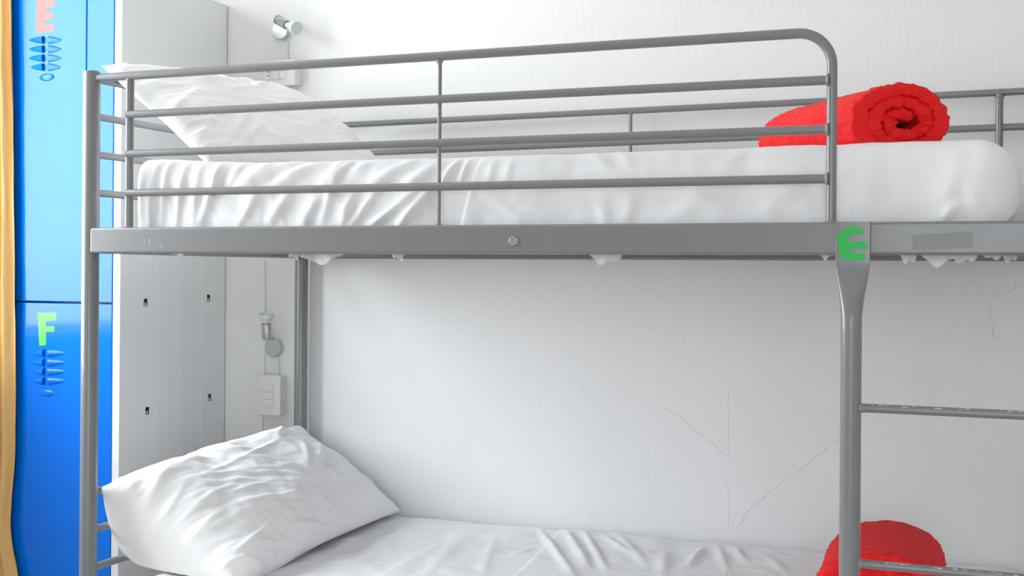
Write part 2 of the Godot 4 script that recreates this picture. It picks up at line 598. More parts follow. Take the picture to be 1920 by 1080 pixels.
	for y in [0.04, -0.2345, -0.5080, -0.7815, -1.03]:
		if y > 0: continue
		var r := part("rung", tube(P(1.722, y, -0.041), P(2.02, y, -0.041), 0.0077), m, l)
		part("weld", lathe(P(1.7225, y, -0.041), Vector3.RIGHT, [[0, 0.0105], [0.003, 0.0095], [0.007, 0.0078]], 16), M.weld, l)
		# paint worn off the top of the rung
		var s2 := start()
		for k in 16:
			var x := 1.745 + 0.24 * rng.randf()
			var w := rng.randf_range(0.003, 0.013)
			var a := rng.randf_range(0.75, 1.25)
			add_rbox(s2, P(x, y + 0.0076 * sin(a), -0.041 - 0.0076 * cos(a)), Vector3(w, 0.0003, rng.randf_range(0.0010, 0.0022)), 0.0001, Basis(Vector3.RIGHT, PI / 2 - a))
		var ch := part("bare_patch", done(s2), M.chip, r, "bare metal patches")
		ch.set_meta("kind", "stuff")
	# the green letter on the ladder's flattened head
	var zt := -0.0268
	var e_px := [[1614, 432.5], [1619, 431], [1620, 434], [1617, 437.5], [1607, 438], [1597, 439.5], [1589, 443], [1586.5, 447], [1588, 450.5], [1592, 452.5], [1604, 452.8], [1622, 452.5], [1625.3, 455], [1625.2, 461.5], [1623, 465.5], [1618, 466.6], [1602, 466.3], [1594.5, 465.2], [1593.8, 469], [1596, 472.5], [1604, 474.8], [1621.5, 476.3], [1622.3, 481], [1620, 486], [1616, 487.6], [1588, 487.8], [1580, 484.5], [1575, 479.5], [1572.8, 470], [1570.2, 459], [1569.8, 449], [1571, 443], [1576, 435], [1584, 428.5], [1595, 424.6], [1605, 424.3], [1612, 426.5], [1617, 430]]
	var o := at_z(1597, 456, zt)
	var poly := PackedVector2Array()
	for q in e_px:
		var w := at_z(q[0], q[1], zt)
		poly.append(Vector2(w.x - o.x, w.y - o.y))
	part("letter_sticker", plate(poly, o, Vector3.RIGHT, Vector3.UP, 0.0006), M.ladder_green, l, "green rounded letter E sticker")
func stile(s: float, l: Node) -> void:
	# a round tube pressed flat and wide at its head, hooked over the beam
	var rows := []
	for k in 41:
		var y := lerpf(0.0935, -EYE + 0.003, pow(k / 40.0, 2.2))
		rows.append(y)
	var pts := PackedVector3Array()
	var seg := 28
	for y in rows:
		var t := smoothstep(0.028, -0.085, y)     # 0 flat head, 1 round tube
		var hw := lerpf(0.0300, 0.0182, pow(t, 0.75))
		var hd := lerpf(0.0034, 0.0182, t)
		var zc := lerpf(-0.0232, -0.041, t)
		for k in seg:
			var a := TAU * k / seg
			var pw := lerpf(0.22, 1.0, t)
			var cx := signf(cos(a)) * pow(absf(cos(a)), pw)
			var cz := signf(sin(a)) * pow(absf(sin(a)), pw)
			pts.append(P(s + hw * cx, y, zc + hd * cz))
	var st := start()
	st.append_from(grid_mesh(pts, rows.size(), seg, false, true, true), 0, Transform3D.IDENTITY)
	for k in seg:
		tri(st, P(s, rows[0], -0.0232), pts[k], pts[(k + 1) % seg], Vector3.UP)
	add_rbox(st, P(s, 0.0945, -0.005), Vector3(0.058, 0.002, 0.040), 0.0009)   # hook lying over the beam
	part("stile", done(st), M.metal, l)

# ---------- mattresses
func mattress_mesh(s0: float, s1: float, r0: float, r1: float, yb: float, yt: Callable, z0: float, z1: float, r: float, bump: Callable, ns: int, nf: int, nt: int) -> ArrayMesh:
	# sections across the bed; towards each end they shrink along a quarter circle, then close over the end face
	var secs := []
	var hmax := 0.09
	for k in 4: secs.append([s0, r0 + (hmax - r0) * (1.0 - k / 3.0)])
	for k in range(1, 9):
		var a := PI / 2 * k / 8
		secs.append([s0 + r0 * (1 - cos(a)), r0 * (1 - sin(a))])
	for k in range(1, ns): secs.append([lerpf(s0 + r0, s1 - r1, float(k) / ns), 0.0])
	for k in range(0, 9):
		var a := PI / 2 * k / 8
		secs.append([s1 - r1 + r1 * sin(a), r1 * (1 - cos(a))])
	for k in range(1, 4): secs.append([s1, r1 + (hmax - r1) * k / 3.0])
	var pts := PackedVector3Array()
	var nv := 0
	for sc in secs:
		var s: float = sc[0]
		var e: float = sc[1]
		var top: float = yt.call(s, 0.5)
		var loop := []
		var h := top - yb
		var ee := minf(e, h * 0.48)
		var rr := maxf(r - ee, 0.004)
		var a0 := z0 + ee
		var a1 := z1 - ee
		var b0 := yb + ee
		var b1 := top - ee
		for k in nf: loop.append([a0, lerpf(b0, b1 - rr, float(k) / nf), Vector3(0, 0, -1), 0.0])
		for k in 10:
			var a := PI / 2 * k / 10
			loop.append([a0 + rr * (1 - cos(a)), b1 - rr + rr * sin(a), Vector3(0, sin(a), -cos(a)), sin(a)])
		for k in nt: loop.append([lerpf(a0 + rr, a1 - rr, float(k) / nt), b1, Vector3(0, 1, 0), 1.0])
		for k in 6:
			var a := PI / 2 * k / 6
			loop.append([a1 - rr + rr * sin(a), b1 - rr + rr * cos(a), Vector3(0, cos(a), sin(a)), cos(a)])
		for k in 4: loop.append([a1, lerpf(b1 - rr, b0, k / 4.0), Vector3(0, 0, 1), 0.0])
		for k in 4: loop.append([lerpf(a1, a0, k / 4.0), b0, Vector3(0, -1, 0), 0.0])
		nv = loop.size()
		for q in loop:
			var z: float = q[0]
			var y: float = q[1]
			var w: float = q[3]
			y += w * (yt.call(s, clampf((z - z0) / (z1 - z0), 0, 1)) - top)
			var n: Vector3 = q[2]
			if e > 0.001: n = (n * 0.7 + Vector3(-1 if s < 1 else 1, 0, 0) * clampf(e * 12, 0, 0.9)).normalized()
			var p := P(s, y, z)
			var d: float = bump.call(p, n)
			pts.append(p + Vector3(n.x, n.y, -n.z) * d)
	return grid_mesh(pts, secs.size(), nv, false, true, true)
func mattresses() -> void:
	var up_o := P(0, 0, 0.03)
	var up := fold_list([
		[262, 318, 258, 420, 0.010, 0.006], [290, 310, 280, 425, 0.009, 0.006], [315, 300, 300, 420, 0.010, 0.007], [345, 305, 330, 425, 0.009, 0.006], [372, 300, 362, 422, 0.012, 0.006],
		[420, 300, 372, 425, 0.012, 0.007], [408, 298, 400, 345, 0.008, 0.006], [455, 296, 425, 345, 0.009, 0.006], [520, 298, 438, 352, 0.008, 0.008], [560, 296, 455, 348, 0.009, 0.008],
		[610, 296, 505, 350, 0.010, 0.009], [640, 297, 600, 350, 0.009, 0.008], [660, 296, 615, 345, 0.007, 0.007], [632, 325, 600, 425, 0.012, 0.006], [705, 296, 655, 325, 0.008, 0.007],
		[780, 296, 690, 348, 0.010, 0.008], [815, 315, 750, 350, 0.009, 0.008], [812, 350, 745, 425, 0.010, 0.010], [790, 352, 690, 425, 0.009, 0.008], [855, 296, 825, 350, 0.007, 0.007],
		[874, 296, 860, 345, 0.006, 0.006], [545, 360, 500, 420, 0.014, 0.007], [600, 365, 560, 425, 0.014, 0.007], [482, 365, 445, 425, 0.012, 0.005], [660, 362, 640, 425, 0.012, 0.007], [705, 358, 660, 420, 0.010, 0.006],
		[1100, 282, 1160, 335, 0.010, 0.005], [1150, 280, 1190, 315, 0.008, 0.004], [1400, 285, 1350, 310, 0.009, 0.004], [960, 300, 948, 340, 0.010, 0.004], [925, 300, 915, 345, 0.010, 0.005],
		[905, 360, 985, 420, 0.012, 0.006], [930, 372, 1070, 410, 0.014, 0.004], [1125, 375, 1140, 425, 0.014, 0.005], [1195, 350, 1170, 425, 0.014, 0.004], [1270, 360, 1400, 410, 0.02, 0.005], [1340, 345, 1250, 420, 0.02, 0.004],
		[1500, 350, 1400, 420, 0.02, 0.004], [1640, 300, 1620, 410, 0.02, 0.005], [1690, 290, 1700, 400, 0.022, 0.004], [1790, 300, 1765, 400, 0.02, 0.006], [1850, 285, 1880, 400, 0.018, 0.007], [1795, 380, 1765, 415, 0.010, 0.008], [1820, 300, 1830, 410, 0.02, 0.004]], up_o, Vector3(0, 0, 1))
	var ea := on_plane(897, 292, up_o, Vector3(0, 0, 1))
	var eb := on_plane(862, 425, up_o, Vector3(0, 0, 1))
	var top_u := func(s: float, t: float) -> float:
		var edge := lerpf(0.2565, 0.240, smoothstep(0.1, 0.5, s)) + 0.004 * smoothstep(1.3, 1.9, s)
		return edge - 0.022 * sin(PI * t)
	var bump_u := func(p: Vector3, n: Vector3) -> float:
		var h := 0.0
		var front := clampf(-n.z, 0, 1)
		if front > 0.05:
			h += fold_height(up, Vector3(p.x, p.y, up_o.z)) * front * lerpf(0.9, 1.5, smoothstep(1.0, 0.8, p.x))
			var a := p.y * 0.55 + p.x
			var left := smoothstep(1.0, 0.8, p.x)
			h += (n2.get_noise_2d(a * 7.0, p.y * 4.0 - p.x * 1.5) * 0.5) * lerpf(0.0008, 0.0060, left) * front
			h += n1.get_noise_2d(p.x * 5.0, p.y * 4.0 + 3.0) * 0.006 * front
			var e := (eb - ea)
			var sd := ((p.x - ea.x) * e.y - (p.y - ea.y) * e.x) / Vector2(e.x, e.y).length()   # > 0 on the head side of the sheet's edge
			h += 0.0045 * smoothstep(-0.0012, 0.0012, -sd) * smoothstep(0.5, 0.8, p.x) * front
		h += n1.get_noise_2d(p.x * 6.0, -p.z * 6.0 + 9.0) * 0.003 * clampf(n.y, 0, 1)
		return h
	var t := thing("mattress", "white sheeted mattress on the upper bunk behind the guard rail", "mattress", P(1.0, 0.075, 0.45))
	part("sheet", mattress_mesh(0.092, 1.985, 0.030, 0.075, 0.076, top_u, 0.034, 0.895, 0.035, bump_u, 520, 52, 30), M.sheet, t)
	# sheet ends and plastic hanging below the beam
	for q in [[308, 358, 481], [540, 566, 490], [553, 642, 497], [735, 764, 492], [1108, 1168, 501], [1532, 1562, 489], [1690, 1722, 500], [1722, 1792, 502], [1785, 1835, 498], [1846, 1884, 490], [1880, 1909, 497]]:
		part("sheet_tail", tail_mesh(q[0], q[1], q[2]), M.tail, t, "end of the sheet showing below the beam")
	# lower mattress
	var lo_y := -0.707
	var lo_o := P(0, lo_y, 0)
	var lo := fold_list([
		[870, 990, 800, 1075, 0.02, 0.004], [760, 985, 640, 1075, 0.022, 0.005], [700, 985, 560, 1060, 0.02, 0.004], [840, 1010, 700, 1080, 0.016, 0.003], [1010, 990, 1075, 1075, 0.010, 0.010], [1060, 996, 1105, 1060, 0.012, 0.012], [1095, 1000, 1135, 1060, 0.010, 0.010], [1130, 1005, 1185, 1040, 0.010, 0.008],
		[1160, 1005, 1215, 1060, 0.012, 0.007], [1320, 1028, 1290, 1060, 0.012, 0.010], [1345, 1025, 1365, 1070, 0.010, 0.006], [1375, 1028, 1400, 1055, 0.012, 0.008], [1250, 1030, 1240, 1080, 0.015, 0.006], [1430, 1040, 1480, 1075, 0.014, 0.005], [930, 1000, 900, 1075, 0.014, 0.004], [1000, 1020, 960, 1035, 0.01, 0.004]], lo_o, Vector3.UP)
	var la := on_plane(1050, 996, lo_o, Vector3.UP)
	var lb := on_plane(955, 1082, lo_o, Vector3.UP)
	var top_l := func(s: float, t2: float) -> float:
		return lo_y - 0.010 * sin(PI * t2) - 0.03 * smoothstep(0.16, 0.05, s)
	var bump_l := func(p: Vector3, n: Vector3) -> float:
		var h := 0.0
		var upw := clampf(n.y, 0, 1)
		if upw > 0.05:
			h += fold_height(lo, Vector3(p.x, lo_o.y, p.z)) * upw
			h += n1.get_noise_2d(p.x * 4.0, p.z * 4.0) * 0.006 * upw
			h += n2.get_noise_2d(p.x * 6.0 + p.z * 4.0, p.z * 4.0 - p.x * 2.0) * 0.0022 * upw
			var e := lb - la
			var sd := ((p.x - la.x) * e.z - (p.z - la.z) * e.x) / Vector2(e.x, e.z).length()
			h += 0.004 * smoothstep(-0.0015, 0.0015, sd) * upw
		return h
	var t2 := thing("mattress", "white sheeted mattress on the lower bunk", "mattress", P(1.0, -0.862, 0.45))
	part("sheet", mattress_mesh(0.045, 2.03, 0.05, 0.05, -0.862, top_l, 0.034, 0.955, 0.045, bump_l, 380, 12, 120), M.sheet, t2)
func tail_mesh(u0: float, u1: float, v1: float) -> ArrayMesh:
	var a := at_z(u0, v1, 0.03)
	var b := at_z(u1, v1, 0.03)
	var top := 0.073 + EYE
	var pts := PackedVector3Array()
	var nu := 15
	var ph := u0 * 0.13
	for side in 2:
		for i in nu:
			var w := i / (nu - 1.0)
			var drop := pow(sin(PI * clampf(w * 0.9 + 0.05, 0, 1)), 0.55) * (0.82 + 0.18 * sin(w * 9.0 + ph))
			for j in 7:
				var f := j / 6.0
				var y := lerpf(top, lerpf(top - 0.03, a.y, drop), f)
				var z := 0.030 + 0.006 * sin(w * 11.0 + ph) * f + 0.003 * sin(w * 23.0 + ph * 2.0) * f + side * 0.0008
				pts.append(Vector3(lerpf(a.x, b.x, w) + 0.003 * sin(f * 4.0 + ph), y, -z))
	return shell(pts, nu, 7)
func shell(pts: PackedVector3Array, nu: int, nv: int, soft := false) -> ArrayMesh:
	# two sheets given one after the other, joined round their rim; soft: the rim is shaded round
	var st := start()
	var n := nu * nv
	var rim := []
	for i in nu: rim.append(i * nv)
	for j in range(1, nv): rim.append((nu - 1) * nv + j)
	for i in range(nu - 2, -1, -1): rim.append(i * nv + nv - 1)
	for j in range(nv - 2, 0, -1): rim.append(j)
	var fa := grid_mesh(pts.slice(0, n), nu, nv, false, false, false).surface_get_arrays(0)
	var ba := grid_mesh(pts.slice(n), nu, nv, false, false, true).surface_get_arrays(0)
	var fn: PackedVector3Array = fa[Mesh.ARRAY_NORMAL]
	var bn: PackedVector3Array = ba[Mesh.ARRAY_NORMAL]
	if soft:
		for k in rim:
			var m := (fn[k] + bn[k]).normalized()
			fn[k] = m
			bn[k] = m
		fa[Mesh.ARRAY_NORMAL] = fn
		ba[Mesh.ARRAY_NORMAL] = bn
	for arr in [fa, ba]:
		var am := ArrayMesh.new()
		am.add_surface_from_arrays(Mesh.PRIMITIVE_TRIANGLES, arr)
		st.append_from(am, 0, Transform3D.IDENTITY)
	var c := Vector3.ZERO
	for k in rim: c += pts[k]
	c /= rim.size()
	for k in rim.size():
		var a: int = rim[k]
		var b: int = rim[(k + 1) % rim.size()]
		if soft:
			if pts[a].distance_to(pts[a + n]) + pts[b].distance_to(pts[b + n]) > 1e-5:
				smooth_tri(st, pts[a], pts[b], pts[b + n], fn[a], fn[b], fn[b])
				smooth_tri(st, pts[a], pts[b + n], pts[a + n], fn[a], fn[b], fn[a])
			continue
		var out := ((pts[a] + pts[b]) * 0.5 - c).normalized()
		tri(st, pts[a], pts[b], pts[b + n], out)
		tri(st, pts[a], pts[b + n], pts[a + n], out)
	return done(st)

# ---------- pillows
func pillow_mesh(a: Vector3, b: Vector3, c: Vector3, d: Vector3, thick: float, back: float, low: float, shift: float, raw: Array, seed_: float, amp: float) -> ArrayMesh:
	# a, b: upper corners (front of the bed, wall); c, d: lower corners (front, wall)
	var n := (b - a).cross(c - a).normalized()
	if n.x < 0: n = -n
	var folds := fold_list(raw, (a + b + c + d) / 4.0 + n * thick * 0.6, n)
	var nu := 150
	var nv := 110
	var pts := PackedVector3Array()
	for side in 2:
		for i in nu:
			for j in nv:
				var p := i / (nu - 1.0)
				var q := j / (nv - 1.0)
				# bunch the samples a little towards the rim
				p = lerpf(p, smoothstep(0.0, 1.0, p), 0.4)
				q = lerpf(q, smoothstep(0.0, 1.0, q), 0.4)
				var x := 2 * p - 1
				var y := 2 * q - 1
				var px := x * (1.0 - 0.05 * (1 - y * y))
				var qy := y * (1.0 - 0.04 * (1 - x * x))
				var pos := a.lerp(b, px * 0.5 + 0.5).lerp(c.lerp(d, px * 0.5 + 0.5), qy * 0.5 + 0.5)
				var prof := pow(maxf(0.0, (1 - pow(absf(x), 3.2 if x > 0 else 5.0)) * (1 - pow(absf(y), 2.8))), 0.55)
				var sh := shift * smoothstep(0.0, -1.0, x)
				var h := (thick + sh) * prof
				pos -= n * sh
				if side == 0:
					var w := smoothstep(0.0, 0.25, prof)
					var flat := pos + n * thick * 0.6
					h += fold_height(folds, flat + n * sh) * w
					h += n1.get_noise_3d(pos.x * 5 + seed_, pos.y * 5, pos.z * 5) * 0.014 * w
					var e1 := pos.z * 0.75 + pos.x * 0.6
					h += n2.get_noise_2d(e1 * 3.5 + seed_, (pos.x - pos.y) * 9.0 + pos.z * 2.5) * amp * w
					# short puckers running in from the seams
					var rim := 1.0 - smoothstep(0.0, 0.5, prof)
					h += sin((pos.z + pos.x * 0.5) * 95.0 + 6.0 * n1.get_noise_2d(pos.z * 8.0, seed_)) * 0.003 * rim * w
					pos += n * h
				else:
					pos -= n * (back * pow(maxf(0.0, (1 - pow(absf(x), 3.2 if x > 0 else 6.0)) * (1 - pow(absf(y), 4.5))), 0.5))
					pos.x = maxf(pos.x, minf(0.012, a.x))
					pos.y = maxf(pos.y, low + EYE)
				pts.append(pos)
	return shell(pts, nu, nv, true)
func pillows() -> void:
	var t := thing("pillow", "white pillow propped against the head rail of the upper bunk", "pillow", P(0.15, 0.25, 0.45))
	part("pillowcase", pillow_mesh(P(-0.02, 0.478, 0.055), P(0.035, 0.515, 0.86), P(0.285, 0.236, 0.055), P(0.385, 0.245, 0.80), 0.070, 0.03, 0.236, 0.0, [
		[520, 160, 410, 190, 0.012, 0.008], [470, 150, 350, 168, 0.012, 0.007], [640, 215, 560, 262, 0.012, 0.006], [475, 205, 425, 270, 0.010, 0.008], [410, 205, 380, 245, 0.010, 0.006], [500, 235, 430, 285, 0.010, 0.006], [355, 185, 310, 200, 0.012, 0.008], [420, 140, 300, 150, 0.014, 0.006], [560, 200, 480, 225, 0.016, 0.005]], 3.0, 0.005), M.pillow, t)
	var t2 := thing("pillow", "rumpled white pillow leaning on the head rungs of the lower bunk", "pillow", P(0.18, -0.7, 0.45))
	part("pillowcase", pillow_mesh(P(0.015, -0.485, 0.03), P(-0.005, -0.470, 0.90), P(0.38, -0.700, 0.045), P(0.335, -0.695, 0.925), 0.085, 0.18, -0.700, 0.035, [
		[560, 805, 470, 840, 0.016, 0.008], [511, 846, 440, 878, 0.007, 0.007], [440, 878, 374, 905, 0.007, 0.006], [599, 838, 583, 895, 0.011, 0.012], [558, 842, 566, 892, 0.012, 0.010], [521, 812, 508, 842, 0.010, 0.008], [667, 894, 611, 926, 0.006, 0.005], [611, 926, 549, 908, 0.008, 0.008], [549, 908, 436, 910, 0.008, 0.007],
		[642, 954, 571, 945, 0.008, 0.007], [571, 945, 414, 962, 0.008, 0.008], [414, 962, 330, 1000, 0.009, 0.006], [524, 976, 421, 1040, 0.006, 0.007], [600, 900, 470, 885, 0.009, 0.005], [342, 916, 274, 994, 0.009, 0.010], [267, 991, 380, 1022, 0.010, 0.013], [380, 1022, 520, 1040, 0.009, 0.010], [400, 1050, 520, 1062, 0.009, 0.008],
		[261, 879, 239, 947, 0.012, 0.015], [236, 897, 225, 975, 0.012, 0.012], [310, 875, 280, 930, 0.014, 0.010], [380, 862, 300, 890, 0.016, 0.008], [470, 828, 400, 850, 0.014, 0.006], [620, 870, 640, 900, 0.010, 0.005], [430, 925, 350, 955, 0.008, 0.006], [500, 925, 420, 942, 0.007, 0.005], [560, 1000, 470, 1020, 0.010, 0.005], [640, 975, 560, 985, 0.009, 0.006], [690, 930, 640, 940, 0.012, 0.004], [300, 1015, 285, 1060, 0.015, 0.012]], 11.0, 0.0045), M.pillow, t2)

# ---------- rolled red quilts
func roll(called_label: String, near: Vector3, axis: Vector3, length: float, rx: float, ry: float, turns: float, spin: float, seed_: float) -> void:
	# near: centre of the coiled end; axis: from there along the roll; the quilt winds outwards from the middle
	var t := thing("rolled_blanket", called_label, "blanket", near - Vector3(0, ry, 0))
	axis = axis.normalized()
	var side := axis.cross(Vector3.UP).normalized()
	var up := side.cross(axis)
	var th := 1.0 / (turns + 0.35)          # layer thickness as a share of the radius
	var nphi := int(turns * 90)
	var loop := []
	# cross-section of the rolled layer: along the outside, round the edge, back along the inside
	for k in 80: loop.append([1.0 - pow(k / 80.0, 1.2), 1.0])
	for k in 9:
		var a := PI / 2 - PI * k / 8
		loop.append([-0.20 * cos(a), sin(a)])
	for k in 8: loop.append([(k + 1) / 8.0 * 0.5, -1.0])
	var pts := PackedVector3Array()
	for i in nphi + 1:
		var f := float(i) / nphi
		var phi := TAU * turns * f
		var rr := th * (0.35 + turns * f)
		var hw := th * 0.5 * (1.0 if f > 0.05 else f / 0.05)
		if f > 0.97: hw *= 1.0 - (f - 0.97) / 0.03 * 0.8
		var last := f > 1.0 - 1.05 / turns
		for q in loop:
			var ax: float = q[0]
			var along := (ax * length if last else ax * 0.10) if ax > 0 else ax * th * ry * 1.2
			# the coil slopes in a little towards its middle and its edge wanders
			along += (1.0 - rr) * 0.012 + n1.get_noise_2d(phi * 1.6 + seed_, 4.0) * 0.008 * (1.0 - clampf(ax, 0, 1))
			var r: float = rr + hw * float(q[1])
			if q[1] > 0.5 and last:
				r *= 1.0 - 0.55 * pow(clampf((ax - 0.72) / 0.28, 0, 1), 2.6)
				r += 0.05 * sin(PI * clampf(ax, 0, 1)) 
			var a2 := phi + spin
			var crumple := n2.get_noise_2d(phi * 2.2 + seed_, ax * (3.0 if not last else 5.0) + rr * 9.0) * 0.07 + n1.get_noise_2d(phi * 3.0 + seed_, along * 26.0) * 0.035
			if last and ax > 0.12: crumple = crumple * 0.28 + 0.03 * sin(along * 330.0) * n1.get_noise_2d(phi * 5.0, along * 12.0 + seed_) - 0.022 * pow(absf(cos(along * PI / 0.046)), 30.0) + 0.022 * n1.get_noise_2d(phi * 16.0 + seed_, along * 9.0)
			r += (crumple + 0.07 * n1.get_noise_2d(phi * 0.8 + seed_ * 2.0, 1.5) * (1.0 - clampf(ax, 0, 1))) * minf(1.0, f * 4.0)
			var cx := r * cos(a2)
			var cy := r * sin(a2)
			if cy < -0.80: cy = -0.80 + (cy + 0.80) * 0.25     # it settles flat where it lies
			pts.append(near + axis * along + side * cx * rx + up * cy * ry)
	var m := grid_mesh(pts, nphi + 1, loop.size(), false, false, true)
	part("quilt", m, M.red, t)
	# stitched far end that closes the roll
	var cap := PackedVector3Array()
	for i in 33:
		for j in 8:
			var a3 := TAU * i / 32
			var r3 := 0.62 * (1.0 - j / 7.0)
			var cy3 := maxf(r3 * sin(a3), -0.80)
			cap.append(near + axis * (length * (0.965 + 0.03 * sqrt(1.0 - pow(1.0 - j / 7.0, 2)))) + side * r3 * cos(a3) * rx + up * cy3 * ry)
	part("end_fold", grid_mesh(cap, 33, 8, false, false, false), M.red, t)
func blankets() -> void:
	roll("red quilted blanket rolled up on the upper bunk", P(1.784, 0.286, 0.115), Vector3(-0.58, 0.0, -0.81), 0.48, 0.098, 0.066, 2.7, -0.1, 3.0)
	roll("red quilted blanket rolled up on the lower bunk behind the ladder", P(1.738, -0.640, 0.30), Vector3(-0.05, 0.0, -0.99), 0.45, 0.118, 0.074, 2.7, -0.25, 17.0)

# ---------- locker
func locker() -> void:
	var s1 := -0.30
	var s0 := -0.785
	var zf := 0.47
	var zb := WALL_Z - 0.004
	var top := 0.822
	var l := thing("locker", "two door blue metal locker with white sides at the head of the bed", "locker", P((s0 + s1) / 2, -EYE, (zf + zb) / 2))
	# carcass: side panels with pressed ridges, back, top, plinth
	part("body", span(P(s0 + 0.03, -EYE + 0.06, zf + 0.09), P(s1 - 0.045, top - 0.004, zb), 0.002), M.locker_white, l)
	part("plinth", span(P(s0 + 0.01, -EYE, zf + 0.03), P(s1 - 0.01, -EYE + 0.06, zb), 0.002), M.dark, l)
	var st := start()
	var prof := [[zf, 0.0], [zf, 0.0], [0.622, 0.0], [0.6232, 0.0009], [0.6244, 0.0], [0.731, 0.0], [0.7322, 0.0009], [0.7334, 0.0], [0.840, 0.0], [0.8412, 0.0009], [0.8424, 0.0], [zb, 0.0]]
	var holes := []
	for q in [[273, 567], [391, 559], [276, 770], [393, 745]]: holes.append(at_s(q[0], q[1], s1))
	for k in range(1, prof.size() - 1):
		var za: float = prof[k][0]
		var zc: float = prof[k + 1][0]
		var dz := Vector3(prof[k + 1][1] - prof[k][1], 0, -(zc - za))
		var nn := Vector3.UP.cross(dz).normalized()
		if nn.x < 0: nn = -nn
		var zs := [za, zc]
		var ys := [0.06, top + EYE]
		for c in holes:
			if -c.z > za and -c.z < zc:
				zs.append_array([-c.z - 0.0075, -c.z + 0.0075])
				ys.append_array([c.y - 0.0105, c.y + 0.0105])
		zs.sort()
		ys.sort()
		for i in zs.size() - 1:
			for j in ys.size() - 1:
				var zm: float = (zs[i] + zs[i + 1]) / 2
				var ym: float = (ys[j] + ys[j + 1]) / 2
				var open := false
				for c in holes: open = open or (absf(-c.z - zm) < 0.007 and absf(c.y - ym) < 0.010)
				if open: continue
				var x_a: float = s1 + lerpf(prof[k][1], prof[k + 1][1], (zs[i] - za) / (zc - za))
				var x_b: float = s1 + lerpf(prof[k][1], prof[k + 1][1], (zs[i + 1] - za) / (zc - za))
				var c00 := Vector3(x_a, ys[j], -zs[i])
				var c10 := Vector3(x_b, ys[j], -zs[i + 1])
				var c11 := Vector3(x_b, ys[j + 1], -zs[i + 1])
				var c01 := Vector3(x_a, ys[j + 1], -zs[i])
				tri(st, c00, c10, c11, nn)
				tri(st, c00, c11, c01, nn)
	add_rbox(st, P(s1 - 0.0125, (top - EYE + 0.06) / 2, zf + 0.011), Vector3(0.0242, top + EYE - 0.06, 0.022), 0.0015)
	var sp := part("side_panel", done(st), M.locker_white, l, "white ridged steel side panel")
	for c in holes:
		part("hook_tab", span(c + Vector3(-0.003, -0.0095, -0.0012), c + Vector3(0.0010, -0.001, 0.0016), 0.0005), M.locker_white, sp)
	part("side_panel", span(P(s0, -EYE + 0.06, zf), P(s0 + 0.024, top, zb), 0.0015), M.locker_white, l)
	part("top_panel", span(P(s0, top - 0.003, zf), P(s1, top, zb), 0.0012), M.locker_white, l)
	# fixed blue strips beside the doors, split at the same height
	var gap := -0.096
	for r in [[gap + 0.0022, top - 0.02], [-EYE + 0.08, gap - 0.0022]]:
		part("frame_strip", span(P(-0.4195, r[0], zf - 0.001), P(-0.3262, r[1], zf + 0.02), 0.0022), M.blue, l)
		part("frame_strip", span(P(s0 + 0.026, r[0], zf - 0.001), P(-0.7125, r[1], zf + 0.02), 0.0022), M.blue, l)
		var up_door: bool = r[1] > 0
		var d := part("door", span(P(-0.7110, r[0], zf - 0.002), P(-0.4210, r[1], zf + 0.02), 0.0025), M.blue, l, "glossy blue steel door")
		var rows: Array = [[54, 82, 92, 116, 75], [54, 82, 92, 116, 92], [54, 82, 92, 116, 109], [57, 82, 92, 115, 126]] if up_door else [[60, 83, 92, 122, 662], [60, 83, 92, 122, 679.5], [60, 83, 92, 122, 696.5], [60, 83, 92, 122, 714]]
		for w in rows:
			louver(d, at_z(w[0], w[4], zf - 0.002), at_z(w[1], w[4], zf - 0.002))
			louver(d, at_z(w[3], w[4], zf - 0.002), at_z(w[2], w[4], zf - 0.002))
		# card slot below the vents
		var c0 := at_z(74 if up_door else 74, 140 if up_door else 730, zf - 0.002)
		var c1 := at_z(102, 150 if up_door else 743, zf - 0.002)
		var mid := (c0 + c1) * 0.5
		var dome := PackedVector3Array()
		for i in 13:
			for j in 9:
				var ca := PI * i / 12
				var cb := PI * j / 8
				dome.append(Vector3(mid.x + cos(ca) * (c1.x - c0.x) * 0.5, mid.y + sin(ca) * cos(cb) * (c0.y - c1.y) * 0.62, c0.z - 0.0008 + 0.006 * sin(ca) * sin(cb)))
		part("card_slot", grid_mesh(dome, 13, 9, false, false, true), M.blue, d)
		# letter
		var px: Array = [[104, -32], [104, 10], [84, 19], [84, 22], [101, 24], [99.5, 35.5], [85, 38], [84, 46], [103.5, 46], [101, 56], [99, 58.5], [69, 62], [68, -32]] if up_door else [[106, 586], [105, 600.5], [86, 602], [86, 612], [102, 611.5], [101.5, 622], [86.5, 622.5], [86.5, 647], [74, 648.5], [70.5, 587]]
		var o := at_z(px[0][0], px[0][1], zf - 0.002)
		var poly := PackedVector2Array()
		for q in px:
			var w := at_z(q[0], q[1], zf - 0.002)
			poly.append(Vector2(w.x - o.x, w.y - o.y))
		part("letter_sticker", plate(poly, o, Vector3.RIGHT, Vector3.UP, 0.0005), M.letter_red if up_door else M.letter_green, d, "pale red letter E sticker" if up_door else "green letter F sticker")
func louver(parent: Node, tip: Vector3, blunt: Vector3) -> void:
	# a pressed vent: a half shell rising from its point to an open mouth
	var nu := 9
	var nv := 9
	var pts := PackedVector3Array()
	var hh := 0.0112
	for i in nu:
		var t := i / (nu - 1.0)
		var w := hh * pow(t, 0.55)
		var dep := 0.0085 * pow(t, 0.8) 
		for j in nv:
			var a := PI * j / (nv - 1.0)
			pts.append(tip.lerp(blunt, t) + Vector3(0, w * cos(a), dep * sin(a)))
	part("louver", grid_mesh(pts, nu, nv, false, false, blunt.x < tip.x), M.blue, parent)

